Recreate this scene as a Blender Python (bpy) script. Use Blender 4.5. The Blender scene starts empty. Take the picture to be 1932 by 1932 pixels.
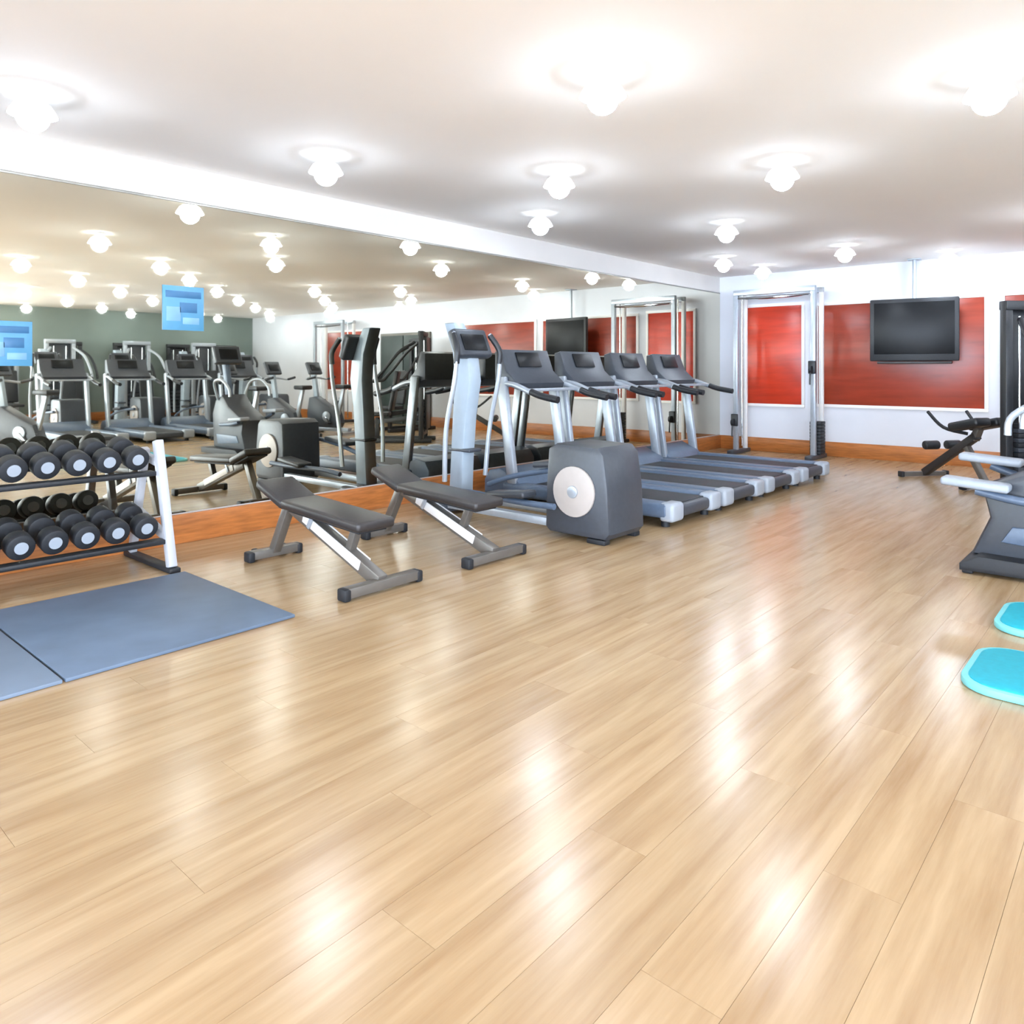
import bpy, bmesh, math, random
from mathutils import Vector, Matrix
C = bpy.context.scene.collection
SC = bpy.context.scene
R = math.radians
rnd = random.Random(4)

# ---------------------------------------------------------------- camera, world, exposure
# world frame: camera stands over the origin, the mirror wall is x = MX, the far wall y = BY
MX, BY, CEIL, RX, FY = -5.32, 11.05, 2.71, 9.0, -7.0
cam_data = bpy.data.cameras.new('camera')
cam = bpy.data.objects.new('camera', cam_data); C.objects.link(cam)
cam.location = (0, 0, 1.25)
cam.rotation_euler = (R(90), 0, R(41.35))
cam_data.sensor_width = 36.0
cam_data.lens = 36.0 * 1400 / 1932
cam_data.shift_y = -269 / 1932
cam_data.clip_start = 0.05
SC.camera = cam
SKY = 10.5
wd = bpy.data.worlds.new('world'); SC.world = wd; wd.use_nodes = True
wd.node_tree.nodes['Background'].inputs[0].default_value = (0.77, 0.92, 1.12, 1)
wd.node_tree.nodes['Background'].inputs[1].default_value = SKY
SC.view_settings.view_transform = 'Standard'
SC.view_settings.look = 'None'
SC.view_settings.gamma = 1.0
SC.view_settings.use_curve_mapping = False
SC.view_settings.exposure = 1.16
LAMP = 43.0
SC.cycles.use_denoising = True
SC.cycles.max_bounces = 10
SC.cycles.diffuse_bounces = 6
SC.cycles.glossy_bounces = 4
SC.cycles.sample_clamp_indirect = 8.0
SC.cycles.caustics_reflective = False
SC.cycles.caustics_refractive = False

# ---------------------------------------------------------------- materials
def lin(r, g, b):
    f = lambda c: (c/255/12.92) if c/255 <= 0.04045 else ((c/255 + 0.055)/1.055)**2.4
    return (f(r), f(g), f(b), 1)
MATS = {}
def mat(name, rgb, rough=0.5, metal=0.0, var=0.08, scale=18.0, bump=0.0, spec=0.5, stretch=None):
    """procedural material: base colour broken up by noise, optional fine relief"""
    if name in MATS: return MATS[name]
    m = bpy.data.materials.new(name); m.use_nodes = True
    nt = m.node_tree; N = nt.nodes; L = nt.links
    p = N['Principled BSDF']
    p.inputs['Roughness'].default_value = rough
    p.inputs['Metallic'].default_value = metal
    p.inputs['Specular IOR Level'].default_value = spec
    tc = N.new('ShaderNodeTexCoord'); mp = N.new('ShaderNodeMapping')
    L.new(tc.outputs['Object'], mp.inputs[0])
    if stretch: mp.inputs['Scale'].default_value = stretch
    n = N.new('ShaderNodeTexNoise'); n.inputs['Scale'].default_value = scale; n.inputs['Detail'].default_value = 4
    L.new(mp.outputs[0], n.inputs['Vector'])
    rp = N.new('ShaderNodeValToRGB')
    c = lin(*rgb)
    rp.color_ramp.elements[0].position = 0.3; rp.color_ramp.elements[1].position = 0.7
    rp.color_ramp.elements[0].color = tuple(max(0, x*(1-var)) for x in c[:3]) + (1,)
    rp.color_ramp.elements[1].color = tuple(min(1, x*(1+var)) for x in c[:3]) + (1,)
    L.new(n.outputs['Fac'], rp.inputs[0]); L.new(rp.outputs[0], p.inputs['Base Color'])
    if bump:
        b = N.new('ShaderNodeBump'); b.inputs['Strength'].default_value = bump; b.inputs['Distance'].default_value = 0.002
        L.new(n.outputs['Fac'], b.inputs['Height']); L.new(b.outputs[0], p.inputs['Normal'])
    MATS[name] = m
    return m
def emit(name, rgb, strength):
    m = bpy.data.materials.new(name); m.use_nodes = True
    p = m.node_tree.nodes['Principled BSDF']
    p.inputs['Base Color'].default_value = (0.9, 0.9, 0.9, 1)
    p.inputs['Emission Color'].default_value = rgb
    p.inputs['Emission Strength'].default_value = strength
    return m
def floor_mat():
    m = bpy.data.materials.new('oak_boards'); m.use_nodes = True
    nt = m.node_tree; N = nt.nodes; L = nt.links; p = N['Principled BSDF']
    geo = N.new('ShaderNodeNewGeometry'); oi = N.new('ShaderNodeObjectInfo')
    add = N.new('ShaderNodeMath'); add.operation = 'ADD'
    L.new(oi.outputs['Random'], add.inputs[0]); L.new(geo.outputs['Random Per Island'], add.inputs[1])
    fr = N.new('ShaderNodeMath'); fr.operation = 'FRACT'; L.new(add.outputs[0], fr.inputs[0])
    mp = N.new('ShaderNodeMapping'); mp.inputs['Scale'].default_value = (16, 1.1, 1)
    L.new(geo.outputs['Position'], mp.inputs[0])
    cb = N.new('ShaderNodeCombineXYZ'); mul = N.new('ShaderNodeMath'); mul.operation = 'MULTIPLY'; mul.inputs[1].default_value = 40
    L.new(fr.outputs[0], mul.inputs[0]); L.new(mul.outputs[0], cb.inputs[2]); L.new(cb.outputs[0], mp.inputs['Location'])
    n = N.new('ShaderNodeTexNoise'); n.inputs['Scale'].default_value = 1.0; n.inputs['Detail'].default_value = 6; n.inputs['Roughness'].default_value = 0.6
    L.new(mp.outputs[0], n.inputs['Vector'])
    rp = N.new('ShaderNodeValToRGB'); e = rp.color_ramp.elements
    e[0].position = 0.28; e[0].color = lin(153, 122, 85)
    e[1].position = 0.66; e[1].color = lin(184, 158, 122)
    L.new(n.outputs['Fac'], rp.inputs[0])
    hsv = N.new('ShaderNodeHueSaturation')
    mr = N.new('ShaderNodeMapRange'); mr.inputs[3].default_value = 0.96; mr.inputs[4].default_value = 1.04
    L.new(fr.outputs[0], mr.inputs[0]); L.new(mr.outputs[0], hsv.inputs['Value']); L.new(rp.outputs[0], hsv.inputs['Color'])
    L.new(hsv.outputs[0], p.inputs['Base Color'])
    p.inputs['Roughness'].default_value = 0.225
    p.inputs['Specular IOR Level'].default_value = 0.7
    return m
M_white = mat('white_paint', (240, 238, 236), 0.7, var=0.02, scale=3)
M_grey = mat('pale_grey_paint', (198, 194, 190), 0.7, var=0.02, scale=3)
M_wall = mat('cool_white_paint', (216, 218, 224), 0.7, var=0.02, scale=3)
M_ceil = mat('ceiling_paint', (250, 247, 244), 0.85, var=0.012, scale=1.2)
M_wallgreen = mat('grey_green_paint', (120, 132, 126), 0.7, var=0.04, scale=2)
M_skirt = mat('orange_wood', (170, 104, 52), 0.35, var=0.25, scale=9, stretch=(0.6, 0.6, 6))
M_mirror = mat('mirror_glass', (226, 221, 202), 0.015, 1.0, var=0.005, scale=1)
M_edge = mat('mirror_trim', (150, 146, 138), 0.35, 0.6)
M_floor = floor_mat()
M_sub = mat('subfloor', (170, 138, 100), 0.8)
M_red = mat('red_lacquer_wood', (184, 52, 28), 0.3, var=0.22, scale=2.2, stretch=(0.7, 1, 5))
M_red2 = mat('brick_red_lacquer_wood', (142, 52, 32), 0.3, var=0.22, scale=2.2, stretch=(0.7, 1, 5))
M_darkgreen = mat('dark_green_paint', (44, 56, 54), 0.4, var=0.15, scale=2)
M_black = mat('black_vinyl', (26, 28, 32), 0.45, var=0.2, scale=60, bump=0.15)
M_brownblack = mat('dark_brown_vinyl', (40, 36, 36), 0.45, var=0.15, scale=50, bump=0.15)
M_rubber = mat('black_rubber', (20, 22, 27), 0.6, var=0.2, scale=80, bump=0.2)
M_plast = mat('dark_grey_plastic', (54, 58, 65), 0.42, var=0.08, scale=30)
M_slate = mat('slate_blue_plastic', (80, 95, 115), 0.4, var=0.08, scale=30)
M_silver = mat('silver_paint', (164, 171, 179), 0.32, 0.35, var=0.05, scale=20)
M_pale = mat('pale_blue_grey_plastic', (152, 165, 176), 0.35, var=0.04, scale=12)
M_pgrey = mat('light_grey_enamel', (172, 173, 178), 0.4, var=0.03, scale=15)
M_disc = mat('warm_pale_plastic', (170, 162, 156), 0.4, var=0.03, scale=15)
M_cap = mat('mid_grey_plastic', (150, 157, 166), 0.4, var=0.03, scale=15)
M_offwhite = mat('off_white_plastic', (226, 224, 222), 0.4, var=0.03, scale=15)
M_chrome = mat('chrome', (205, 208, 212), 0.12, 1.0, var=0.02)
M_frame = mat('warm_grey_metal', (102, 97, 91), 0.35, 0.3, var=0.06)
M_mat = mat('blue_grey_rubber', (88, 104, 124), 0.55, var=0.14, scale=4, bump=0.1)
M_mat2 = mat('pale_blue_grey_rubber', (112, 128, 148), 0.55, var=0.08, scale=4, bump=0.1)
M_teal = mat('teal_foam', (0, 160, 180), 0.6, var=0.06, scale=40, bump=0.1)
M_tealrim = mat('pale_aqua_foam', (120, 200, 204), 0.6, var=0.04)
M_blue = mat('sky_blue_print', (74, 130, 162), 0.4, var=0.04)
M_blue2 = mat('deep_blue_print', (42, 92, 130), 0.4, var=0.04)
M_blue3 = mat('pale_blue_print', (108, 148, 176), 0.4, var=0.04)
M_screen = mat('dark_glass_screen', (18, 19, 21), 0.35, var=0.05, spec=0.2)
M_opal = mat('opal_glass', (240, 240, 238), 0.4, var=0.01)
nt_ = M_opal.node_tree; tr_ = nt_.nodes.new('ShaderNodeBsdfTranslucent'); mx_ = nt_.nodes.new('ShaderNodeMixShader')
tr_.inputs[0].default_value = (0.95, 0.95, 0.94, 1); mx_.inputs[0].default_value = 0.13
nt_.links.new(nt_.nodes['Principled BSDF'].outputs[0], mx_.inputs[1]); nt_.links.new(tr_.outputs[0], mx_.inputs[2])
nt_.links.new(mx_.outputs[0], nt_.nodes['Material Output'].inputs[0])
M_lens = emit('lamp_diffuser', (0.85, 0.97, 1.13, 1), LAMP)

# ---------------------------------------------------------------- mesh helpers
class MB:
    """collects shapes in one bmesh; build() links them as one object"""
    def __init__(self): self.bm = bmesh.new()
    def _fin(self, verts, bevel, seg=2):
        if bevel:
            es = {e for v in verts for e in v.link_edges}
            bmesh.ops.bevel(self.bm, geom=list(es), offset=bevel, segments=seg, affect='EDGES', profile=0.5)
    def box(self, c, s, rot=(0, 0, 0), bevel=0.006, seg=2):
        r = bmesh.ops.create_cube(self.bm, size=1.0)
        M = Matrix.Translation(c) @ (Matrix.Rotation(rot[2], 4, 'Z') @ Matrix.Rotation(rot[1], 4, 'Y') @ Matrix.Rotation(rot[0], 4, 'X')) @ Matrix.Diagonal((s[0], s[1], s[2], 1))
        bmesh.ops.transform(self.bm, matrix=M, verts=r['verts'])
        self._fin(r['verts'], min(bevel, 0.45*min(s)) if bevel else 0, seg)
        return self
    def beam(self, p0, p1, w, h, bevel=0.006):
        """rectangular bar from p0 to p1, w across, h in the other direction"""
        p0, p1 = Vector(p0), Vector(p1); d = p1 - p0; l = d.length; d.normalize()
        up = Vector((0, 0, 1)) if abs(d.z) < 0.95 else Vector((1, 0, 0))
        side = d.cross(up).normalized(); up2 = side.cross(d)
        M = Matrix((side, d, up2)).transposed().to_4x4(); M.translation = (p0 + p1)/2
        r = bmesh.ops.create_cube(self.bm, size=1.0)
        bmesh.ops.transform(self.bm, matrix=M @ Matrix.Diagonal((w, l, h, 1)), verts=r['verts'])
        self._fin(r['verts'], min(bevel, 0.4*min(w, h)), 2)
        return self
    def cyl(self, p0, p1, r0, r1=None, n=20, bevel=0.0):
        p0, p1 = Vector(p0), Vector(p1); d = p1 - p0
        r = bmesh.ops.create_cone(self.bm, cap_ends=True, segments=n, radius1=r0, radius2=r0 if r1 is None else r1, depth=d.length)
        M = d.to_track_quat('Z', 'Y').to_matrix().to_4x4(); M.translation = (p0 + p1)/2
        bmesh.ops.transform(self.bm, matrix=M, verts=r['verts'])
        if bevel:
            es = [e for e in {e for v in r['verts'] for e in v.link_edges} if any(len(f.verts) > 4 for f in e.link_faces)]
            bmesh.ops.bevel(self.bm, geom=es, offset=bevel, segments=2, affect='EDGES', profile=0.5)
        return self
    def tube(self, pts, rad, n=10, smooth=5):
        """round tube through points (Catmull-Rom smoothed); rad a number or one per point"""
        pts = [Vector(p) for p in pts]
        rads = [rad]*len(pts) if not isinstance(rad, (list, tuple)) else list(rad)
        P, RR = [], []
        if smooth and len(pts) > 2:
            for i in range(len(pts)-1):
                a, b, c, d = pts[max(i-1, 0)], pts[i], pts[i+1], pts[min(i+2, len(pts)-1)]
                for k in range(smooth):
                    t = k/smooth
                    P.append(0.5*((2*b) + (c-a)*t + (2*a-5*b+4*c-d)*t*t + (3*b-a-3*c+d)*t**3))
                    RR.append(rads[i]*(1-t) + rads[i+1]*t)
            P.append(pts[-1]); RR.append(rads[-1])
        else: P, RR = pts, rads
        rings = []; u = None
        for i, p in enumerate(P):
            d = (P[min(i+1, len(P)-1)] - P[max(i-1, 0)]).normalized()
            if u is None:
                u = d.orthogonal().normalized()
            u = (u - d*u.dot(d)).normalized(); v = d.cross(u)
            rings.append([self.bm.verts.new(p + (u*math.cos(2*math.pi*k/n) + v*math.sin(2*math.pi*k/n))*RR[i]) for k in range(n)])
        for a, b in zip(rings, rings[1:]):
            for k in range(n): self.bm.faces.new((a[k], a[(k+1) % n], b[(k+1) % n], b[k]))
        self.bm.faces.new(list(reversed(rings[0]))); self.bm.faces.new(rings[-1])
        return self
    def prism(self, prof, y0, y1, bevel=0.0, axis='y'):
        """outline of (x, z) points extruded from y0 to y1 (axis 'z': (x, y) points from z0 to z1; 'x': (y, z) from x0 to x1)"""
        put = {'y': lambda p, t: (p[0], t, p[1]), 'z': lambda p, t: (p[0], p[1], t), 'x': lambda p, t: (t, p[0], p[1])}[axis]
        a = [self.bm.verts.new(put(p, y0)) for p in prof]; b = [self.bm.verts.new(put(p, y1)) for p in prof]
        n = len(prof); fs = [self.bm.faces.new(a), self.bm.faces.new(b)]
        for k in range(n): fs.append(self.bm.faces.new((a[k], a[(k+1) % n], b[(k+1) % n], b[k])))
        bmesh.ops.recalc_face_normals(self.bm, faces=fs)
        if bevel:
            es = [e for f in fs[:2] for e in f.edges]
            bmesh.ops.bevel(self.bm, geom=es, offset=bevel, segments=2, affect='EDGES', profile=0.5)
        return self
    def lathe(self, prof, n=28, origin=(0, 0, 0)):
        """(r, z) outline spun about the vertical"""
        o = Vector(origin); rings = []
        for r, z in prof:
            if r < 1e-6: rings.append([self.bm.verts.new(o + Vector((0, 0, z)))])
            else: rings.append([self.bm.verts.new(o + Vector((r*math.cos(2*math.pi*k/n), r*math.sin(2*math.pi*k/n), z))) for k in range(n)])
        for a, b in zip(rings, rings[1:]):
            for k in range(n):
                q = [a[k % len(a)], a[(k+1) % len(a)], b[(k+1) % len(b)], b[k % len(b)]]
                q = [v for i, v in enumerate(q) if v not in q[:i]]
                if len(q) > 2: self.bm.faces.new(q)
        return self
    def build(self, name, material, parent=None, loc=None, smooth=True, rot=None):
        bmesh.ops.recalc_face_normals(self.bm, faces=self.bm.faces)
        me = bpy.data.meshes.new(name)
        self.bm.to_mesh(me); self.bm.free()
        me.materials.append(material)
        if smooth:
            for p in me.polygons: p.use_smooth = True
            me.set_sharp_from_angle(angle=R(38))
        o = bpy.data.objects.new(name, me); C.objects.link(o)
        if parent: o.parent = parent
        if loc: o.location = loc
        if rot: o.rotation_euler = rot
        return o
def tag(o, label=None, cat=None, group=None, kind=None):
    if label: o['label'] = label
    if cat: o['category'] = cat
    if group: o['group'] = group
    if kind: o['kind'] = kind
    return o
def empty(name, label, cat, loc=(0, 0, 0), rz=0.0, group=None):
    o = bpy.data.objects.new(name, None); C.objects.link(o)
    o.location = loc; o.rotation_euler = (0, 0, rz); o.empty_display_size = 0.1
    return tag(o, label, cat, group)
def copy_tree(o, parent=None, _all=None):
    c = o.copy(); C.objects.link(c)
    if parent: c.parent = parent
    for ch in list(o.children): copy_tree(ch, c)
    return c
def place(o, x, y, rz, label, z=0):
    o.location = (x, y, z); o.rotation_euler = (0, 0, rz); o['label'] = label
    return o
def struct(o): o['kind'] = 'structure'; return o

# ---------------------------------------------------------------- room shell
T = 0.12
fl = struct(MB().box(((MX+RX)/2, (FY+BY)/2, -0.08), (RX-MX, BY-FY, 0.13), bevel=0).build('floor', M_sub, smooth=False))
PW, PL, TH = 0.18, 1.45, 0.015
planks = []
ncol = int((RX-MX)/PW) + 1
for i in range(ncol):
    x0 = MX + i*PW; x1 = min(x0+PW, RX)
    y = FY - ((i*0.61) % 1.0)*PL
    while y < BY:
        y0, y1 = max(y, FY), min(y+PL, BY)
        if x1-x0 > 0.02 and y1-y0 > 0.02: planks.append((x0, x1, y0, y1))
        y += PL
def imgsize(p):
    cx, cy = (p[0]+p[1])/2, (p[2]+p[3])/2
    a = R(41.35); d = -math.sin(a)*cx + math.cos(a)*cy; X = math.cos(a)*cx + math.sin(a)*cy
    full = (p[1]-p[0]) > PW-1e-4 and (p[3]-p[2]) > PL-1e-4
    if not full or d < 0.9 or abs(X)/d > 0.85: return 0
    return 1/(d**3)
planks.sort(key=imgsize, reverse=True)
G = 0.0004
def plank_bm(m, x0, x1, y0, y1):
    m.box(((x0+x1)/2, (y0+y1)/2, -TH/2), (x1-x0-2*G, y1-y0-2*G, TH), bevel=0)
pm = MB(); plank_bm(pm, -PW/2, PW/2, -PL/2, PL/2)
p0 = pm.build('plank', M_floor, fl, smooth=False)
near = [p for p in planks[:295] if imgsize(p) > 0]
for k, p in enumerate(near):
    o = p0 if k == 0 else p0.copy()
    if k: C.objects.link(o)
    o.location = ((p[0]+p[1])/2, (p[2]+p[3])/2, 0)
pm = MB()
for p in planks[len(near):]: plank_bm(pm, *p)
tag(pm.build('plank_field', M_floor, fl, smooth=False), kind='stuff')

struct(MB().box(((MX+RX)/2, (FY+BY)/2, CEIL+T/2), (RX-MX+2*T, BY-FY+2*T, T), bevel=0).build('ceiling', M_ceil, smooth=False))
struct(MB().box((MX-T/2, (FY+BY)/2, CEIL/2), (T, BY-FY, CEIL), bevel=0).build('wall_left', M_grey, smooth=False))
struct(MB().box(((MX+RX)/2, BY+T/2, CEIL/2), (RX-MX+2*T, T, CEIL), bevel=0).build('wall_back', M_wall, smooth=False))
# right wall: solid beside the machines, near end and wall behind the camera opened with unseen windows, added for daylight
WY = 3.4
struct(MB().box((RX+T/2, (WY+BY)/2, CEIL/2), (T, BY-WY, CEIL), bevel=0).build('wall_right', M_wallgreen, smooth=False))
struct(MB().box((RX+T/2, (FY+WY)/2, 0.1), (T, WY-FY, 0.2), bevel=0).build('wall_right', M_wallgreen, smooth=False))
struct(MB().box(((MX+RX)/2, FY-T/2, 0.1), (RX-MX+2*T, T, 0.2), bevel=0).build('wall_front', M_white, smooth=False))
def added_window(n, p0, p1):
    """a row of tall framed openings from p0 to p1, added to let sky light in"""
    w = struct(empty('added_window_%d' % n, None, None, (0, 0, 0)))
    p0, p1 = Vector(p0), Vector(p1); k = max(2, round((p1-p0).length/1.8))
    for z, h in ((0.23, 0.06), (2.61, 0.15)): MB().beam((p0.x, p0.y, z), (p1.x, p1.y, z), 0.08, h).build('rail', M_white, w)
    for i in range(k+1):
        q = p0.lerp(p1, i/k)
        MB().box((q.x, q.y, 1.39), (0.07, 0.07, 2.26)).build('mullion', M_white, w)
added_window(1, (MX+0.04, FY-T/2, 0), (RX-0.04, FY-T/2, 0))
added_window(2, (RX+T/2, FY+0.1, 0), (RX+T/2, WY-0.05, 0))
for nm, loc, rot, sx, sy in (('added_window_portal_front', ((MX+RX)/2, FY-0.13, 1.4), (R(90), 0, 0), RX-MX, 2.3),
                             ('added_window_portal_side', (RX+0.13, (FY+WY)/2, 1.4), (R(90), 0, R(90)), WY-FY, 2.3)):
    ld = bpy.data.lights.new(nm, 'AREA'); ld.shape = 'RECTANGLE'; ld.size = sx; ld.size_y = sy
    ld.cycles.is_portal = True  # portals only guide sky light through the added openings
    lo = bpy.data.objects.new(nm, ld); C.objects.link(lo); lo.location = loc; lo.rotation_euler = rot
SKH = 0.21
struct(MB().box((MX+0.012, (FY+BY)/2, SKH/2), (0.024, BY-FY, SKH), bevel=0.006).build('baseboard_left', M_skirt))
struct(MB().box(((MX+RX)/2+0.012, BY-0.012, SKH/2), (RX-MX-0.024, 0.024, SKH), bevel=0.006).build('baseboard_back', M_skirt))
struct(MB().box((RX-0.012, (FY+BY)/2-0.02, SKH/2), (0.024, BY-FY-0.06, SKH), bevel=0.006).build('baseboard_right', M_skirt))
# mirror: one tall sheet from the baseboard to just under the ceiling
MTOP = 2.456
mr = empty('wall_mirror', 'wall-length mirror above the wooden baseboard, reflecting the gym', 'mirror', (MX, (FY+BY)/2, SKH))
MB().box((0.004, 0, (MTOP-SKH)/2+0.004), (0.006, BY-FY-0.02, MTOP-SKH-0.012), bevel=0).build('mirror_sheet', M_mirror, mr, smooth=False)
MB().box((0.006, 0, MTOP-SKH+0.003), (0.012, BY-FY-0.02, 0.018), bevel=0.003).build('top_trim', M_edge, mr)

# red panels on the far wall
def wall_panel(x0, x1, z0, z1, m, label, name='wall_panel', cat='wall panel', grp='red panels on the far wall'):
    r = empty(name, label, cat, ((x0+x1)/2, BY, z0), 0, grp)
    w, h = x1-x0, z1-z0
    MB().box((0, -0.014, h/2), (w, 0.026, h), bevel=0.004).build('board', m, r)
    f = MB(); t = 0.045
    f.box((0, -0.020, h+t/2), (w+2*t, 0.04, t)).box((0, -0.020, -t/2), (w+2*t, 0.04, t))
    f.box((-w/2-t/2, -0.020, h/2), (t, 0.04, h)).box((w/2+t/2, -0.020, h/2), (t, 0.04, h))
    f.build('frame', M_white, r)
    return r
wall_panel(-4.86, -4.02, 0.73, 2.20, M_red, 'bright red framed panel behind the silver cable tower')
wall_panel(-3.78, -1.72, 0.75, 2.17, M_red2, 'wide brick-red framed panel on the far wall behind the television')
wall_panel(-1.50, 0.70, 0.75, 2.17, M_red2, 'brick-red framed panel at the right, behind the tall black weight machine')
wall_panel(3.65, 5.3, 0.75, 2.17, M_red2, 'red framed panel seen in the mirror, right of the dark door')
d = struct(empty('door_1', None, None, (2.3, BY, 0)))
MB().box((0, -0.03, 1.04), (1.7, 0.05, 2.08)).build('frame', M_frame, d)
for s in (-1, 1):
    lf = MB().box((s*0.4, -0.07, 1.02), (0.77, 0.04, 2.0)).build('door_leaf', M_darkgreen, d)
    MB().tube([(s*0.08, -0.09, 0.95), (s*0.08, -0.13, 0.97), (s*0.08, -0.13, 1.2), (s*0.08, -0.09, 1.22)], 0.012, 8).build('handle', M_chrome, lf)

# ---------------------------------------------------------------- ceiling lights
def make_light():  # downlights given a hanging globe form so they also light the ceiling
    r = empty('globe_ceiling_light', 'x', 'ceiling light', (0, 0, CEIL), 0, 'opal globe ceiling lights')
    MB().lathe([(0, -0.001), (0.058, -0.001), (0.058, -0.012), (0.05, -0.02), (0.036, -0.024), (0.024, -0.03), (0.024, -0.05), (0, -0.05)], 24).build('ceiling_rose', M_white, r)
    MB().lathe([(0.08*math.sin(R(a)), -0.125+0.08*math.cos(R(a))) for a in range(12, 180, 12)] + [(0, -0.205)], 28).build('globe', M_lens, r)
    MB().lathe([(0.024, -0.034), (0.056, -0.042), (0.086, -0.064), (0.106, -0.096), (0.116, -0.118)], 32).build('added_collar', M_opal, r)  # shade ring added to cut the lamp's halo on the ceiling
    return r
seen = [(-4.49, 1.27, 'above the dumbbell rack, at the upper left'), (-4.31, 2.97, 'above the nearest bench'),
        (-3.34, 4.32, 'above the cross trainer with the round disc'), (-4.39, 5.39, 'close to the mirror above the nearest treadmill'),
        (-2.08, 3.04, 'largest and brightest in the middle of the ceiling'), (-0.65, 4.30, 'at the upper right, over the near machine'),
        (-2.02, 5.17, 'over the open floor right of the cross trainer'), (-3.26, 6.92, 'above the second treadmill'),
        (-4.28, 9.00, 'between the treadmills and the silver cable tower'), (-2.82, 9.12, 'in front of the wide red panel'),
        (-2.00, 10.40, 'beside the ceiling pole of the television'), (-4.22, 10.10, 'above the silver cable tower')]
lights = [(x, y, 'opal globe ceiling light ' + t) for x, y, t in seen]
ordn = ['first', 'second', 'third', 'fourth', 'fifth', 'sixth', 'seventh', 'eighth']
cols = [0.45, 1.75, 3.05, 4.35, 5.65, 6.95, 8.2]
for i, x in enumerate(cols):
    ys = (3.0, 5.2, 7.4, 9.6) if i % 2 == 0 else (4.1, 6.3, 8.5, 10.4)
    for j, y in enumerate(ys):
        lights.append((x, y, 'mirrored opal globe light, %s column from the camera side, %s from far wall' % (ordn[i], ordn[3-j])))
lights.append((-0.65, 8.4, 'opal globe light above the tall black weight machine'))
lp = make_light()
for i, (x, y, t) in enumerate(lights):
    o = lp if i == 0 else copy_tree(lp)
    o.location = (x, y, CEIL); o['label'] = t

# ---------------------------------------------------------------- rubber mats under the rack
def slab(name, label, x0, x1, y0, y1, m):
    o = MB().box((0, 0, 0.009), (x1-x0, y1-y0, 0.016), bevel=0.004).build(name, m)
    o.location = ((x0+x1)/2, (y0+y1)/2, 0.0)
    return tag(o, label, 'mat', 'rubber mats in front of the dumbbell rack')
slab('rubber_mat', 'blue-grey rubber floor mat in front of the rack, beside the bench', -4.50, -3.29, 1.045, 2.085, M_mat)
slab('rubber_mat', 'paler blue-grey rubber floor mat at the left edge of the picture', -4.50, -3.29, 0.0, 1.035, M_mat2)

# teal exercise mats with a pale rim
def teal_mat(label, x, y, rz):
    r = empty('exercise_mat', label, 'mat', (x, y, 0), rz, 'teal exercise mats')
    def rr(l, w, rad):
        pts = []
        for cx, cy, a0 in ((l/2-rad, w/2-rad, 0), (-l/2+rad, w/2-rad, 90), (-l/2+rad, -w/2+rad, 180), (l/2-rad, -w/2+rad, 270)):
            for k in range(7): pts.append((cx+rad*math.cos(R(a0+15*k)), cy+rad*math.sin(R(a0+15*k))))
        return pts
    MB().prism(rr(1.5, 0.56, 0.14), 0.001, 0.03, 0.006, 'z').build('rim', M_tealrim, r)
    MB().prism(rr(1.45, 0.51, 0.12), 0.029, 0.034, 0.002, 'z').build('pad', M_teal, r)
    return r
A_ = R(41.35)
def floor_at(px, py):
    """floor point under a pixel of the photograph"""
    dd = 1.25*1400/(py-697); t = (px-966)/1400
    return (-math.sin(A_)+math.cos(A_)*t)*dd, (math.cos(A_)+math.sin(A_)*t)*dd
teal_mat('teal exercise mat with pale rim on the open floor, the nearer of two', -0.62+0.75, 3.60, 0)
teal_mat('teal exercise mat lying behind the nearer teal mat', -0.63+0.75, 4.44, 0)

# ---------------------------------------------------------------- dumbbell rack and dumbbells
RK = (-4.93, 1.15)          # rack centre on the floor; long side runs along the mirror
rk = empty('dumbbell_rack', 'two-tier pale grey dumbbell rack standing before the mirror', 'rack', (RK[0], RK[1], 0))
HL = 0.90
for s in (-1, 1):
    y = s*HL
    e = MB().beam((0.33, y, 0.03), (0.13, y, 0.80), 0.05, 0.06)
    e.beam((-0.26, y, 0.03), (-0.05, y, 0.74), 0.045, 0.05)
    e.beam((-0.28, y, 0.72), (0.15, y, 0.66), 0.04, 0.05).beam((-0.2, y, 0.33), (0.27, y, 0.20), 0.04, 0.05)
    en = e.build('end_frame', M_pgrey, rk)
    MB().box((0.03, y, 0.016), (0.70, 0.07, 0.03)).build('foot', M_rubber, en)
for (x, z, dx, dz) in ((-0.03, 0.625, 0.155, -0.03), (0.10, 0.215, 0.155, -0.03)):
    for sg in (-1, 1):
        MB().beam((x+sg*dx, -HL+0.02, z+sg*dz), (x+sg*dx, HL-0.02, z+sg*dz), 0.09, 0.03, 0.008).build('shelf_rail', M_black, rk)
MB().beam((-0.22, -HL, 0.25), (-0.22, HL, 0.25), 0.04, 0.05).build('cross_bar', M_pgrey, rk)
def make_dumbbell():
    r = empty('dumbbell', 'x', 'dumbbell', (0, 0, 0), 0, 'dumbbells on the two-tier rack')
    MB().tube([(-0.07, 0, 0), (-0.035, 0, 0), (0, 0, 0), (0.035, 0, 0), (0.07, 0, 0)], [0.014, 0.015, 0.0175, 0.015, 0.014], 12).build('handle', M_chrome, r)
    for s in (-1, 1):
        h = MB().cyl((s*0.065, 0, 0), (s*0.165, 0, 0), 0.072, n=24, bevel=0.012).build('head', M_rubber, r)
        MB().cyl((s*0.1655, 0, 0), (s*0.170, 0, 0), 0.034, n=20).build('end_cap', M_cap, h)
    return r
db = make_dumbbell()
nth = ['right end dumbbell', 'second dumbbell', 'third dumbbell', 'fourth dumbbell', 'fifth dumbbell', 'sixth dumbbell', 'seventh dumbbell', 'eighth dumbbell', 'ninth dumbbell', 'tenth dumbbell']
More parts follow.
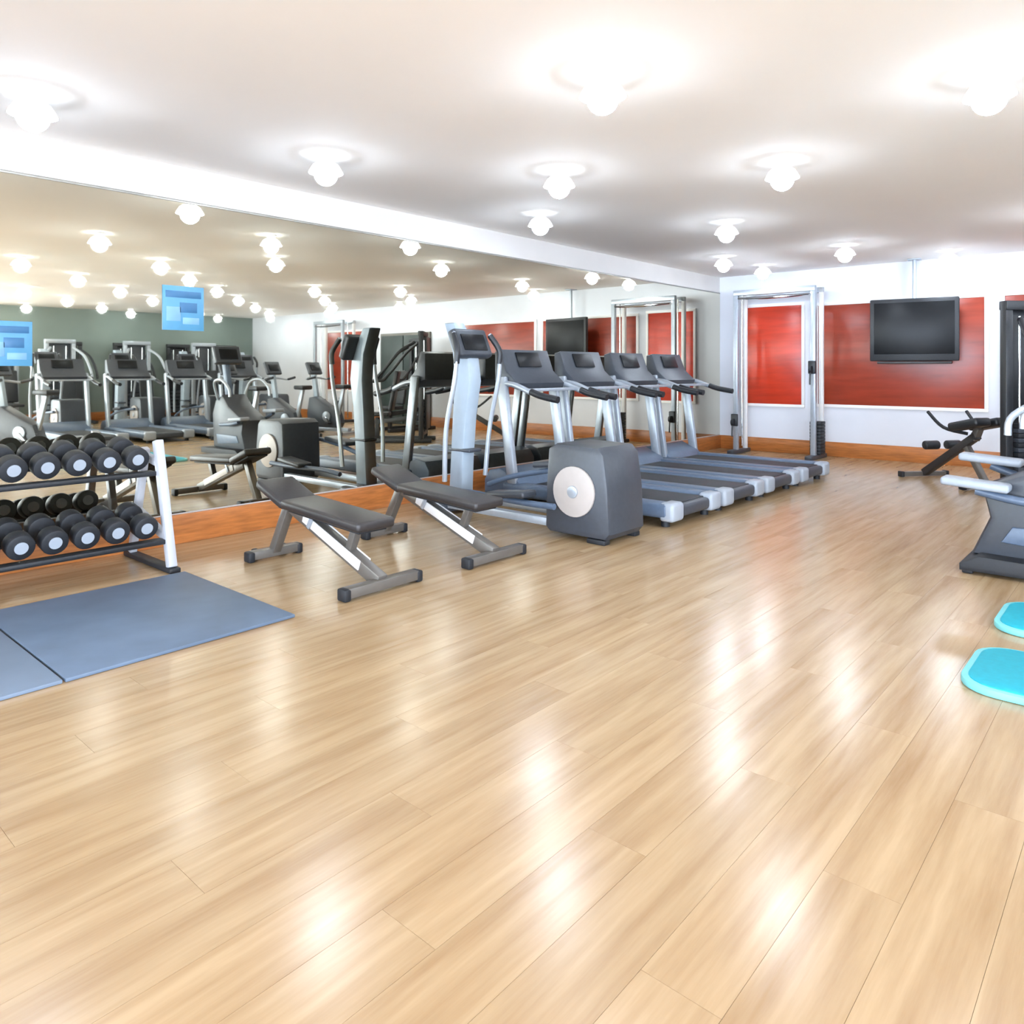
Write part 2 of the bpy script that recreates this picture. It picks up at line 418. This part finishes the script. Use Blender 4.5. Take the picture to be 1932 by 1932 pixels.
tilt = math.atan2(0.03, 0.155)
first = True
for tier, (x, z) in (('upper', (-0.03, 0.625)), ('lower', (0.10, 0.215))):
    for k in range(10):
        o = db if first else copy_tree(db); first = False
        y = RK[1] + HL - 0.12 - k*0.166
        o.location = (RK[0]+x, y, z+0.093)
        o.rotation_euler = (0, tilt, 0)
        o['label'] = ('black rubber dumbbell with grey caps on the %s tier, %s' % (tier, 'at the right end' if k == 0 else ordn[k] + ' from the right end' if k < 8 else ('ninth' if k == 8 else 'tenth') + ' from the right end'))

# ---------------------------------------------------------------- weight benches
def make_bench():
    r = empty('weight_bench', 'x', 'bench', (0, 0, 0), 0, 'flat weight benches')
    b = MB().box((0.12, 0, 0.385), (0.80, 0.27, 0.06), (0, R(3), 0), bevel=0.02, seg=3).build('back_pad', M_brownblack, r)
    MB().box((0.12, 0, 0.347), (0.72, 0.2, 0.016), (0, R(3), 0), bevel=0.004).build('pad_board', M_rubber, b)
    b = MB().box((-0.42, 0, 0.452), (0.32, 0.27, 0.06), (0, R(20), 0), bevel=0.02, seg=3).build('seat_pad', M_brownblack, r)
    MB().box((-0.433, 0, 0.416), (0.26, 0.2, 0.016), (0, R(20), 0), bevel=0.004).build('pad_board', M_rubber, b)
    s = MB().beam((-0.34, 0, 0.37), (0.56, 0, 0.05), 0.065, 0.08).build('spine', M_frame, r)
    MB().beam((-0.17, -0.036, 0.325), (0.40, -0.036, 0.12), 0.008, 0.06, 0.002).beam((-0.17, 0.036, 0.325), (0.40, 0.036, 0.12), 0.008, 0.06, 0.002).build('spine_stripe', M_offwhite, s)  # thin pale stripe along each side of the spine
    MB().beam((-0.36, 0, 0.41), (-0.56, 0, 0.05), 0.06, 0.06).build('rear_post', M_frame, r)
    MB().beam((0.26, 0, 0.17), (0.34, 0, 0.345), 0.05, 0.05).build('pad_post', M_frame, r)
    for sg in (-1, 1): MB().beam((-0.10, sg*0.05, 0.27), (-0.04, sg*0.05, 0.37), 0.012, 0.03).build('adjuster', M_silver, r)
    for x, hw in ((0.56, 0.25), (-0.57, 0.17)):
        f = MB().box((x, 0, 0.042), (0.07, 2*hw, 0.055)).build('foot_bar', M_frame, r)
        for sg in (-1, 1): MB().box((x, sg*(hw+0.006), 0.035), (0.078, 0.045, 0.068), bevel=0.012).build('rubber_cap', M_rubber, f)
    for sg in (-1, 1): MB().cyl((-0.63, sg*0.09, 0.035), (-0.63, sg*0.12, 0.035), 0.034, n=18, bevel=0.006).build('wheel', M_rubber, r)
    return r
bench = make_bench()
place(bench, -3.88, 2.66, 0, 'dark padded weight bench with pale diagonal beam, nearer, beside the rubber mat')
bench2 = place(copy_tree(bench), -3.84, 3.56, 0, 'dark padded weight bench behind the nearer bench, before the cross trainer')

# ---------------------------------------------------------------- cross trainers
def make_cross_trainer():
    r = empty('cross_trainer', 'x', 'cross trainer', (0, 0, 0), 0, 'cross trainers')
    prof = [(0.36, 0.06), (0.40, 0.02), (0.95, 0.02), (0.99, 0.06), (0.97, 0.30), (0.93, 0.62), (0.88, 0.69), (0.62, 0.70), (0.52, 0.64), (0.40, 0.30)]
    prof = [(0.42, 0.07), (0.46, 0.035), (0.96, 0.035), (1.0, 0.08), (0.985, 0.40), (0.95, 0.64), (0.90, 0.69), (0.52, 0.70), (0.45, 0.66), (0.43, 0.40)]
    h = MB().prism(prof, -0.24, 0.24, 0.03).build('rear_housing', M_plast, r)
    for s in (-1, 1):
        d_ = MB().cyl((0.70, s*0.238, 0.36), (0.70, s*0.262, 0.36), 0.185, n=36, bevel=0.008).build('crank_disc', M_disc, h)
        MB().cyl((0.70, s*0.262, 0.36), (0.70, s*0.275, 0.36), 0.045, n=20, bevel=0.004).build('hub', M_silver, d_)
        MB().box((0.88, s*0.2, 0.018), (0.16, 0.07, 0.036), bevel=0.008).build('foot', M_rubber, h)
        MB().beam((0.43, s*0.19, 0.10), (-0.86, s*0.19, 0.10), 0.07, 0.06).build('base_rail', M_silver, r)
        ph = 0.12*s
        a = MB().tube([(0.70+0.14*s, s*0.30, 0.36+ph), (0.2, s*0.29, 0.33+ph*0.8), (-0.35, s*0.27, 0.28+ph*0.3), (-0.62, s*0.25, 0.22)], 0.024, 10).build('pedal_arm', M_slate, r)
        MB().box((0.12, s*0.29, 0.375+ph*0.75), (0.40, 0.17, 0.05), (0, R(-6), 0), bevel=0.018, seg=3).build('foot_plate', M_plast, a)
        hb = MB().tube([(-0.66, s*0.25, 0.30), (-0.62, s*0.27, 0.75), (-0.52, s*0.27, 1.15), (-0.50, s*0.26, 1.42), (-0.58, s*0.22, 1.56)], [0.022, 0.02, 0.02, 0.018, 0.018], 10).build('handle_arm', M_silver, r)
        MB().tube([(-0.505, s*0.262, 1.30), (-0.50, s*0.26, 1.42), (-0.575, s*0.222, 1.55)], 0.026, 10).build('grip', M_black, hb)
    MB().box((-0.80, 0, 0.07), (0.30, 0.56, 0.09), bevel=0.03, seg=3).build('front_base', M_plast, r)
    # curved, thick front mast
    cx = [(-0.72, 0.09), (-0.70, 0.45), (-0.67, 0.85), (-0.63, 1.15), (-0.66, 1.40), (-0.80, 1.66)]
    wd_ = [0.085, 0.08, 0.085, 0.10, 0.095, 0.06]
    outl = [(x+w, z) for (x, z), w in zip(cx, wd_)] + [(x-w, z) for (x, z), w in reversed(list(zip(cx, wd_)))]
    ms = MB().prism(outl, -0.075, 0.075, 0.025).build('mast', M_pale, r)
    MB().box((-0.66, 0.0, 0.55), (0.25, 0.155, 0.03), bevel=0.01).build('bottle_shelf', M_plast, ms)
    cs = MB().box((-0.60, 0, 1.47), (0.09, 0.40, 0.26), (0, R(-24), 0), bevel=0.025, seg=3).build('console', M_plast, r)
    MB().box((-0.553, 0, 1.485), (0.012, 0.28, 0.15), (0, R(-24), 0), bevel=0.003).build('screen', M_screen, cs)
    return r
ct = make_cross_trainer()
place(ct, -3.93, 4.60, 0, 'dark grey cross trainer with round pale disc and curved mast')


# ---------------------------------------------------------------- stepper at the right edge (pedals towards the mirror)
st = empty('stepper', 'dark grey stepper machine cut off by the right edge of the picture', 'stepper', (-0.45, 5.55, 0))
MB().prism([(-0.50, 0.02), (0.60, 0.02), (0.60, 0.10), (-0.40, 0.12), (-0.50, 0.06)], -0.32, 0.32, 0.015).build('base', M_rubber, st)
sh = MB().prism([(-0.46, 0.10), (0.46, 0.10), (0.50, 0.60), (0.40, 0.80), (0.20, 0.88), (0.02, 0.72), (-0.24, 0.60), (-0.40, 0.52), (-0.36, 0.34)], -0.20, 0.20, 0.04).build('shroud', M_plast, st)
MB().prism([(-0.30, 0.20), (0.30, 0.16), (0.34, 0.30), (-0.24, 0.30)], -0.212, 0.212, 0.01).build('shroud_band', M_slate, sh)
for s_ in (-1, 1):
    a = MB().tube([(0.10, s_*0.27, 0.45), (-0.2, s_*0.27, 0.50+0.03*s_), (-0.42, s_*0.27, 0.56+0.05*s_)], 0.026, 10).build('pedal_arm', M_slate, st)
    MB().box((-0.42, s_*0.27, 0.60+0.05*s_), (0.36, 0.15, 0.05), (0, R(4), 0), bevel=0.018, seg=3).build('foot_plate', M_cap, a)
    MB().beam((-0.46, s_*0.30, 0.02), (-0.46, s_*0.10, 0.02), 0.06, 0.04, 0.01).build('foot', M_black, st)
    hr = MB().tube([(0.30, s_*0.20, 0.80), (0.26, s_*0.28, 1.05), (0.0, s_*0.31, 1.10), (-0.22, s_*0.31, 0.98), (-0.25, s_*0.31, 0.86)], 0.02, 10).build('handrail', M_silver, st)
MB().beam((0.34, 0, 0.78), (0.46, 0, 1.36), 0.09, 0.12, 0.03).build('mast', M_slate, st)
c_ = MB().box((0.42, 0, 1.46), (0.09, 0.42, 0.28), (0, R(-158), 0), bevel=0.025, seg=3).build('console', M_plast, st)
MB().box((0.372, 0, 1.48), (0.012, 0.28, 0.16), (0, R(-158), 0), bevel=0.003).build('screen', M_screen, c_)

# ---------------------------------------------------------------- treadmills
def make_treadmill():
    r = empty('treadmill', 'x', 'treadmill', (0, 0, 0), 0, 'treadmills')
    d_ = MB().box((0.12, 0, 0.115), (1.76, 0.62, 0.10), bevel=0.015).build('deck', M_plast, r)
    MB().box((0.14, 0, 0.168), (1.66, 0.50, 0.012), bevel=0.004).build('running_belt', M_rubber, d_)
    for s in (-1, 1):
        MB().box((0.13, s*0.355, 0.135), (1.74, 0.15, 0.12), bevel=0.03, seg=3).build('side_rail', M_slate, r)
        e = MB().box((0.985, s*0.33, 0.125), (0.13, 0.19, 0.15), bevel=0.03, seg=3).build('rear_cap', M_cap, r)
        MB().cyl((0.93, s*0.33, 0.0), (0.93, s*0.33, 0.06), 0.035, n=14).build('foot', M_rubber, e)
        u = MB().beam((-0.62, s*0.385, 0.06), (-0.78, s*0.385, 1.18), 0.06, 0.11, 0.02).build('upright', M_silver, r)
        hr = MB().tube([(-0.74, s*0.385, 1.12), (-0.6, s*0.385, 1.10), (-0.36, s*0.385, 1.02), (-0.12, s*0.385, 0.98)], 0.026, 10).build('handrail', M_silver, r)
        MB().tube([(-0.42, s*0.385, 1.045), (-0.3, s*0.385, 1.01), (-0.11, s*0.385, 0.98)], 0.032, 10).build('grip', M_black, hr)
        MB().box((-0.86, s*0.30, 0.03), (0.2, 0.09, 0.06), bevel=0.015).build('foot', M_rubber, r)
    MB().box((0.99, 0, 0.12), (0.09, 0.48, 0.10), bevel=0.03, seg=3).build('rear_roller', M_plast, r)
    MB().prism([(-1.0, 0.05), (-1.0, 0.20), (-0.94, 0.29), (-0.80, 0.32), (-0.60, 0.24), (-0.50, 0.16), (-0.50, 0.05)], -0.40, 0.40, 0.025).build('motor_hood', M_slate, r)
    c = MB().prism([(-0.90, 1.14), (-0.62, 1.06), (-0.60, 1.12), (-0.74, 1.24), (-0.82, 1.44), (-0.90, 1.42)], -0.36, 0.36, 0.02).build('console', M_plast, r)
    MB().box((-0.773, 0, 1.345), (0.012, 0.34, 0.15), (0, R(-21.8), 0), bevel=0.003).build('screen', M_screen, c)
    MB().box((-0.685, 0, 1.17), (0.012, 0.6, 0.05), (0, R(-49), 0), bevel=0.003).build('key_strip', M_silver, c)
    MB().beam((-0.45, -0.385, 1.06), (-0.45, 0.385, 1.06), 0.03, 0.03).build('front_bar', M_silver, r)
    return r
tm = make_treadmill()
place(tm, -3.92, 5.58, 0, 'slate-blue treadmill next to the cross trainer, nearest of the row')
place(copy_tree(tm), -3.92, 6.50, 0, 'slate-blue treadmill in the middle of the row by the mirror')
place(copy_tree(tm), -3.92, 7.42, 0, 'slate-blue treadmill nearest the silver cable tower')
place(copy_tree(tm), -3.92, 8.34, 0, 'slate-blue treadmill at the far end of the row')
for k, y in enumerate((4.6, 5.7, 6.8, 7.9)):
    place(copy_tree(tm), 3.25, y, R(180), 'treadmill seen only in the mirror, %s of the row across the gym' % ordn[k])

# ---------------------------------------------------------------- exercise bikes
def make_bike():
    r = empty('exercise_bike', 'x', 'exercise bike', (0, 0, 0), 0, 'exercise bikes across the gym')
    for x in (-0.50, 0.50):
        f = MB().box((x, 0, 0.04), (0.08, 0.52, 0.05), bevel=0.015).build('stabiliser', M_silver, r)
        for s in (-1, 1): MB().box((x, s*0.26, 0.035), (0.10, 0.06, 0.07), bevel=0.015).build('foot', M_rubber, f)
    MB().beam((-0.5, 0, 0.09), (0.5, 0, 0.09), 0.10, 0.07).build('base_beam', M_silver, r)
    b = MB().prism([(-0.52, 0.13), (0.24, 0.13), (0.30, 0.22), (0.20, 0.46), (-0.02, 0.56), (-0.34, 0.72), (-0.50, 0.70), (-0.56, 0.40)], -0.10, 0.10, 0.035).build('body_shroud', M_plast, r)
    for s in (-1, 1):
        cr = MB().cyl((0.0, s*0.10, 0.34), (0.0, s*0.13, 0.34), 0.10, n=28, bevel=0.006).build('crank_disc', M_silver, b)
        cr = MB().beam((0, s*0.14, 0.34), (s*0.12, s*0.14, 0.34-s*0.12), 0.02, 0.035).build('crank', M_chrome, r)
        MB().box((s*0.12, s*0.20, 0.34-s*0.12), (0.11, 0.10, 0.03), bevel=0.01).build('pedal', M_rubber, cr)
    sp = MB().beam((0.18, 0, 0.30), (0.34, 0, 0.88), 0.05, 0.07).build('seat_post', M_silver, r)
    MB().prism([(0.14, -0.03), (0.14, 0.03), (0.26, 0.06), (0.38, 0.12), (0.46, 0.12), (0.48, 0.0), (0.46, -0.12), (0.38, -0.12), (0.26, -0.06)], 0.88, 0.96, 0.025, 'z').build('saddle', M_black, sp)
    MB().beam((-0.36, 0, 0.62), (-0.46, 0, 1.18), 0.06, 0.09).build('mast', M_pale, r)
    cs = MB().box((-0.46, 0, 1.27), (0.06, 0.34, 0.26), (0, R(-25), 0), bevel=0.02, seg=3).build('console', M_plast, r)
    MB().box((-0.425, 0, 1.285), (0.012, 0.22, 0.13), (0, R(-25), 0), bevel=0.003).build('screen', M_screen, cs)
    hb = MB().tube([(-0.16, -0.26, 1.10), (-0.36, -0.27, 1.06), (-0.46, -0.16, 1.08), (-0.47, 0, 1.09), (-0.46, 0.16, 1.08), (-0.36, 0.27, 1.06), (-0.16, 0.26, 1.10)], 0.017, 10).build('handlebar', M_silver, r)
    for s in (-1, 1): MB().tube([(-0.15, s*0.26, 1.10), (-0.25, s*0.268, 1.08), (-0.34, s*0.27, 1.063)], 0.023, 10).build('grip', M_black, hb)
    return r
bk = make_bike()
for k, (x, y) in enumerate(((1.55, 6.7), (1.55, 7.6), (1.55, 8.5), (1.7, 3.4))):
    o = bk if k == 0 else copy_tree(bk)
    place(o, x, y, R(170 if k < 3 else 150), 'exercise bike seen only in the mirror, ' + ('%s of three beyond the cross trainer' % ordn[k] if k < 3 else 'standing alone at the near side'))

# ---------------------------------------------------------------- weight machines
def make_weight_machine(frame, shroud, label, group):
    r = empty('weight_machine', label, 'weight machine', (0, 0, 0), 0, group)
    for s in (-1, 1):
        MB().beam((0.30, s*0.26, 0.03), (0.30, s*0.26, 1.88), 0.08, 0.08, 0.012).build('upright', frame, r)
        MB().beam((-0.75, s*0.26, 0.04), (0.48, s*0.26, 0.04), 0.08, 0.07, 0.012).build('base_beam', frame, r)
        arm = MB().tube([(0.18, s*0.22, 1.72), (-0.05, s*0.36, 1.55), (-0.30, s*0.40, 1.25), (-0.46, s*0.38, 1.08)], 0.028, 10).build('press_arm', frame, r)
        MB().tube([(-0.40, s*0.39, 1.14), (-0.47, s*0.37, 1.06), (-0.56, s*0.34, 1.05)], 0.03, 10).build('grip', M_black, arm)
        MB().cyl((0.30, s*0.12, 0.2), (0.30, s*0.12, 1.76), 0.011, n=10).build('guide_rod', M_chrome, r)
    MB().beam((0.30, -0.30, 1.86), (0.30, 0.30, 1.86), 0.10, 0.09, 0.012).build('top_beam', frame, r)
    MB().beam((0.30, -0.22, 0.15), (0.30, 0.22, 0.15), 0.08, 0.05, 0.01).build('stack_base', frame, r)
    for k in range(12):
        MB().box((0.30, 0, 0.205+k*0.046), (0.11, 0.36, 0.042), bevel=0.005).build('weight_plate', M_rubber if k % 2 else M_plast, r)
    MB().box((0.375, 0, 1.02), (0.03, 0.44, 1.6), bevel=0.012).build('rear_shroud', shroud, r)
    MB().beam((0.25, 0, 0.42), (-0.55, 0, 0.34), 0.07, 0.08).build('seat_beam', frame, r)
    MB().beam((-0.50, 0, 0.05), (-0.50, 0, 0.42), 0.07, 0.07).build('seat_post', frame, r)
    MB().box((-0.48, 0, 0.475), (0.40, 0.32, 0.07), bevel=0.025, seg=3).build('seat', M_black, r)
    MB().box((-0.20, 0, 0.88), (0.07, 0.30, 0.70), (0, R(10), 0), bevel=0.025, seg=3).build('backrest', M_black, r)
    MB().beam((0.27, 0, 1.0), (-0.15, 0, 0.90), 0.06, 0.06).build('back_brace', frame, r)
    return r
grp = 'weight machines'
wm = make_weight_machine(M_silver, M_plast, 'x', grp)
place(wm, 7.05, 5.6, R(0), 'silver weight machine seen only in the mirror, first from the left in the back row')
place(copy_tree(wm), 7.05, 7.2, R(0), 'silver weight machine seen only in the mirror, middle of the back row')
place(copy_tree(wm), 7.05, 8.8, R(0), 'silver weight machine seen only in the mirror, farthest in the back row')
place(copy_tree(wm), 8.45, 4.9, R(0), 'silver weight machine seen only in the mirror, against the grey-green wall')
for k, y in enumerate((4.9, 6.3, 7.7, 9.1)):
    place(copy_tree(ct), 5.3, y, R(180), 'cross trainer seen only in the mirror, %s of four across the gym' % ordn[k])
wb = make_weight_machine(M_black, M_black, 'x', grp)
place(wb, -0.74, 8.45, R(140), 'tall black weight machine at the right edge before the far wall')
for k, y in enumerate((6.2, 7.5, 8.8, 10.1)):
    place(copy_tree(wb), 8.45, y, R(0), 'black weight machine against the grey-green wall in the mirror, %s of four' % ordn[k])
place(copy_tree(wb), 1.1, 10.1, R(90), 'black weight machine seen only in the mirror, beside the dark door')

# ---------------------------------------------------------------- cable tower at the far wall
def make_cable_tower():
    r = empty('cable_tower', 'x', 'cable machine', (0, 0, 0), 0, 'cable towers')
    W, H = 0.565, 2.42
    for s in (-1, 1):
        MB().beam((s*W, 0.16, 0.03), (s*W, 0.16, H), 0.06, 0.06, 0.008).build('rear_upright', M_offwhite, r)
        u = MB().beam((s*W, -0.16, 0.03), (s*W, -0.16, H), 0.06, 0.07, 0.008).build('front_upright', M_silver, r)
        MB().box((s*W, -0.06, 0.03), (0.10, 0.62, 0.06), bevel=0.012).build('foot', M_plast, r)
        c = MB().box((s*W, -0.215, 1.28 if s > 0 else 0.5), (0.10, 0.05, 0.18), bevel=0.012).build('pulley_carriage', M_black, r)
        MB().cyl((s*W-0.02, -0.27, 1.25 if s > 0 else 0.47), (s*W+0.02, -0.27, 1.25 if s > 0 else 0.47), 0.05, n=20, bevel=0.006).build('pulley', M_rubber, c)
        MB().tube([(s*W, -0.29, 1.2 if s > 0 else 0.42), (s*W, -0.30, 1.1 if s > 0 else 0.32), (s*W+0.0, -0.30, 1.04 if s > 0 else 0.26)], 0.012, 8).build('cable_grip', M_black, c)
        MB().cyl((s*(W-0.02), 0.0, 0.1), (s*(W-0.02), 0.0, H-0.05), 0.012, n=10).build('guide_rod', M_chrome, r)
    for k in range(10):
        MB().box((W, 0.0, 0.085+k*0.046), (0.15, 0.20, 0.042), bevel=0.005).build('weight_plate', M_rubber, r)
    MB().box((0, -0.16, H-0.04), (2*W+0.06, 0.07, 0.08), bevel=0.008).build('top_beam', M_silver, r)
    MB().box((0, 0.16, H-0.04), (2*W+0.06, 0.06, 0.08), bevel=0.008).build('rear_beam', M_silver, r)
    MB().tube([(-W+0.05, -0.20, H-0.12), (-0.2, -0.24, H-0.14), (0.2, -0.24, H-0.14), (W-0.05, -0.20, H-0.12)], 0.016, 8).build('pull_up_bar', M_chrome, r)
    return r
cb = make_cable_tower()
place(cb, -4.23, 10.66, 0, 'tall silver cable tower standing before the bright red panel')
place(copy_tree(cb), 4.5, 10.66, 0, 'silver cable tower seen only in the mirror, before a red panel')

# ---------------------------------------------------------------- back extension bench by the far wall
rc = empty('back_extension_bench', 'dark back extension bench with slanted legs before the far wall', 'bench', (-1.72, 9.35, 0), R(-40))
MB().beam((-0.50, 0, 0.05), (0.30, 0, 0.55), 0.07, 0.08).build('spine', M_brownblack, rc)
MB().beam((0.42, 0, 0.05), (0.12, 0, 0.46), 0.06, 0.06).build('rear_leg', M_frame, rc)
for x in (-0.52, 0.43):
    f = MB().box((x, 0, 0.035), (0.07, 0.56, 0.05)).build('foot_bar', M_frame, rc)
    for s in (-1, 1): MB().box((x, s*0.285, 0.035), (0.08, 0.04, 0.065), bevel=0.01).build('rubber_cap', M_rubber, f)
for s in (-1, 1):
    MB().box((0.32, s*0.12, 0.67), (0.42, 0.19, 0.09), (0, R(-12), 0), bevel=0.03, seg=3).build('hip_pad', M_black, rc)
    MB().cyl((-0.22, s*0.05, 0.40), (-0.22, s*0.22, 0.40), 0.05, n=18, bevel=0.012).build('ankle_roller', M_black, rc)
    MB().tube([(0.20, s*0.03, 0.56), (0.05, s*0.20, 0.62), (-0.14, s*0.24, 0.78)], 0.018, 8).build('handle', M_black, rc)
MB().beam((0.26, 0, 0.50), (0.32, 0, 0.63), 0.07, 0.07).build('pad_post', M_frame, rc)

# ---------------------------------------------------------------- television on a ceiling pole
tv = empty('television', 'black television hanging from a ceiling pole before the red panel', 'television', (-2.47, 10.76, 1.34), R(8))
b = MB().box((0, 0, 0.43), (1.03, 0.07, 0.82), bevel=0.015).build('bezel', M_black, tv)
MB().box((0, -0.036, 0.45), (0.93, 0.008, 0.68), bevel=0.002).build('screen', M_screen, b)
MB().prism([(-0.44, 0.03), (0.44, 0.03), (0.30, 0.20), (-0.30, 0.20)], 0.10, 0.72, 0.02, 'z').build('rear_case', M_black, tv)
MB().cyl((0, 0.12, 0.72), (0, 0.12, CEIL-1.34-0.015), 0.025, n=16).build('ceiling_pole', M_silver, tv)
MB().box((0, 0.12, CEIL-1.34-0.008), (0.16, 0.16, 0.014), bevel=0.004).build('ceiling_plate', M_silver, tv)
MB().box((0, 0.09, 0.0), (0.86, 0.22, 0.03), bevel=0.006).build('tray', M_brownblack, tv)

# ---------------------------------------------------------------- blue notices stuck on the mirror
def notice(label, y, z, s):
    r = empty('notice', label, 'notice', (MX+0.008, y, z), 0, 'blue notices on the mirror')
    MB().box((0.002, 0, 0), (0.004, s, s*1.06), bevel=0.001).build('sheet', M_blue, r)
    MB().box((0.0045, 0, s*0.33), (0.002, s*0.86, s*0.16), bevel=0.0005).build('heading_band', M_blue2, r)
    MB().box((0.0045, 0.12*s, s*0.02), (0.002, s*0.42, s*0.24), bevel=0.0005).build('picture_block', M_blue2, r)
    MB().box((0.0045, -0.24*s, -s*0.14), (0.002, s*0.34, s*0.34), bevel=0.0005).build('pale_block', M_blue3, r)
    MB().box((0.0045, 0.18*s, -s*0.30), (0.002, s*0.40, s*0.16), bevel=0.0005).build('pale_strip', M_blue3, r)
    return r
def on_mirror(px, py):
    t = (px-966)/1400; dd = MX/(-math.sin(A_)+math.cos(A_)*t)
    return (math.cos(A_)+math.sin(A_)*t)*dd, 1.25 + (697-py)*dd/1400
y, z = on_mirror(345, 582); notice('square sky-blue notice on the mirror above the dumbbell rack', y, z, 0.30)
y, z = on_mirror(14, 648); notice('sky-blue notice cut by the left edge, lower on the mirror', y, z, 0.26)
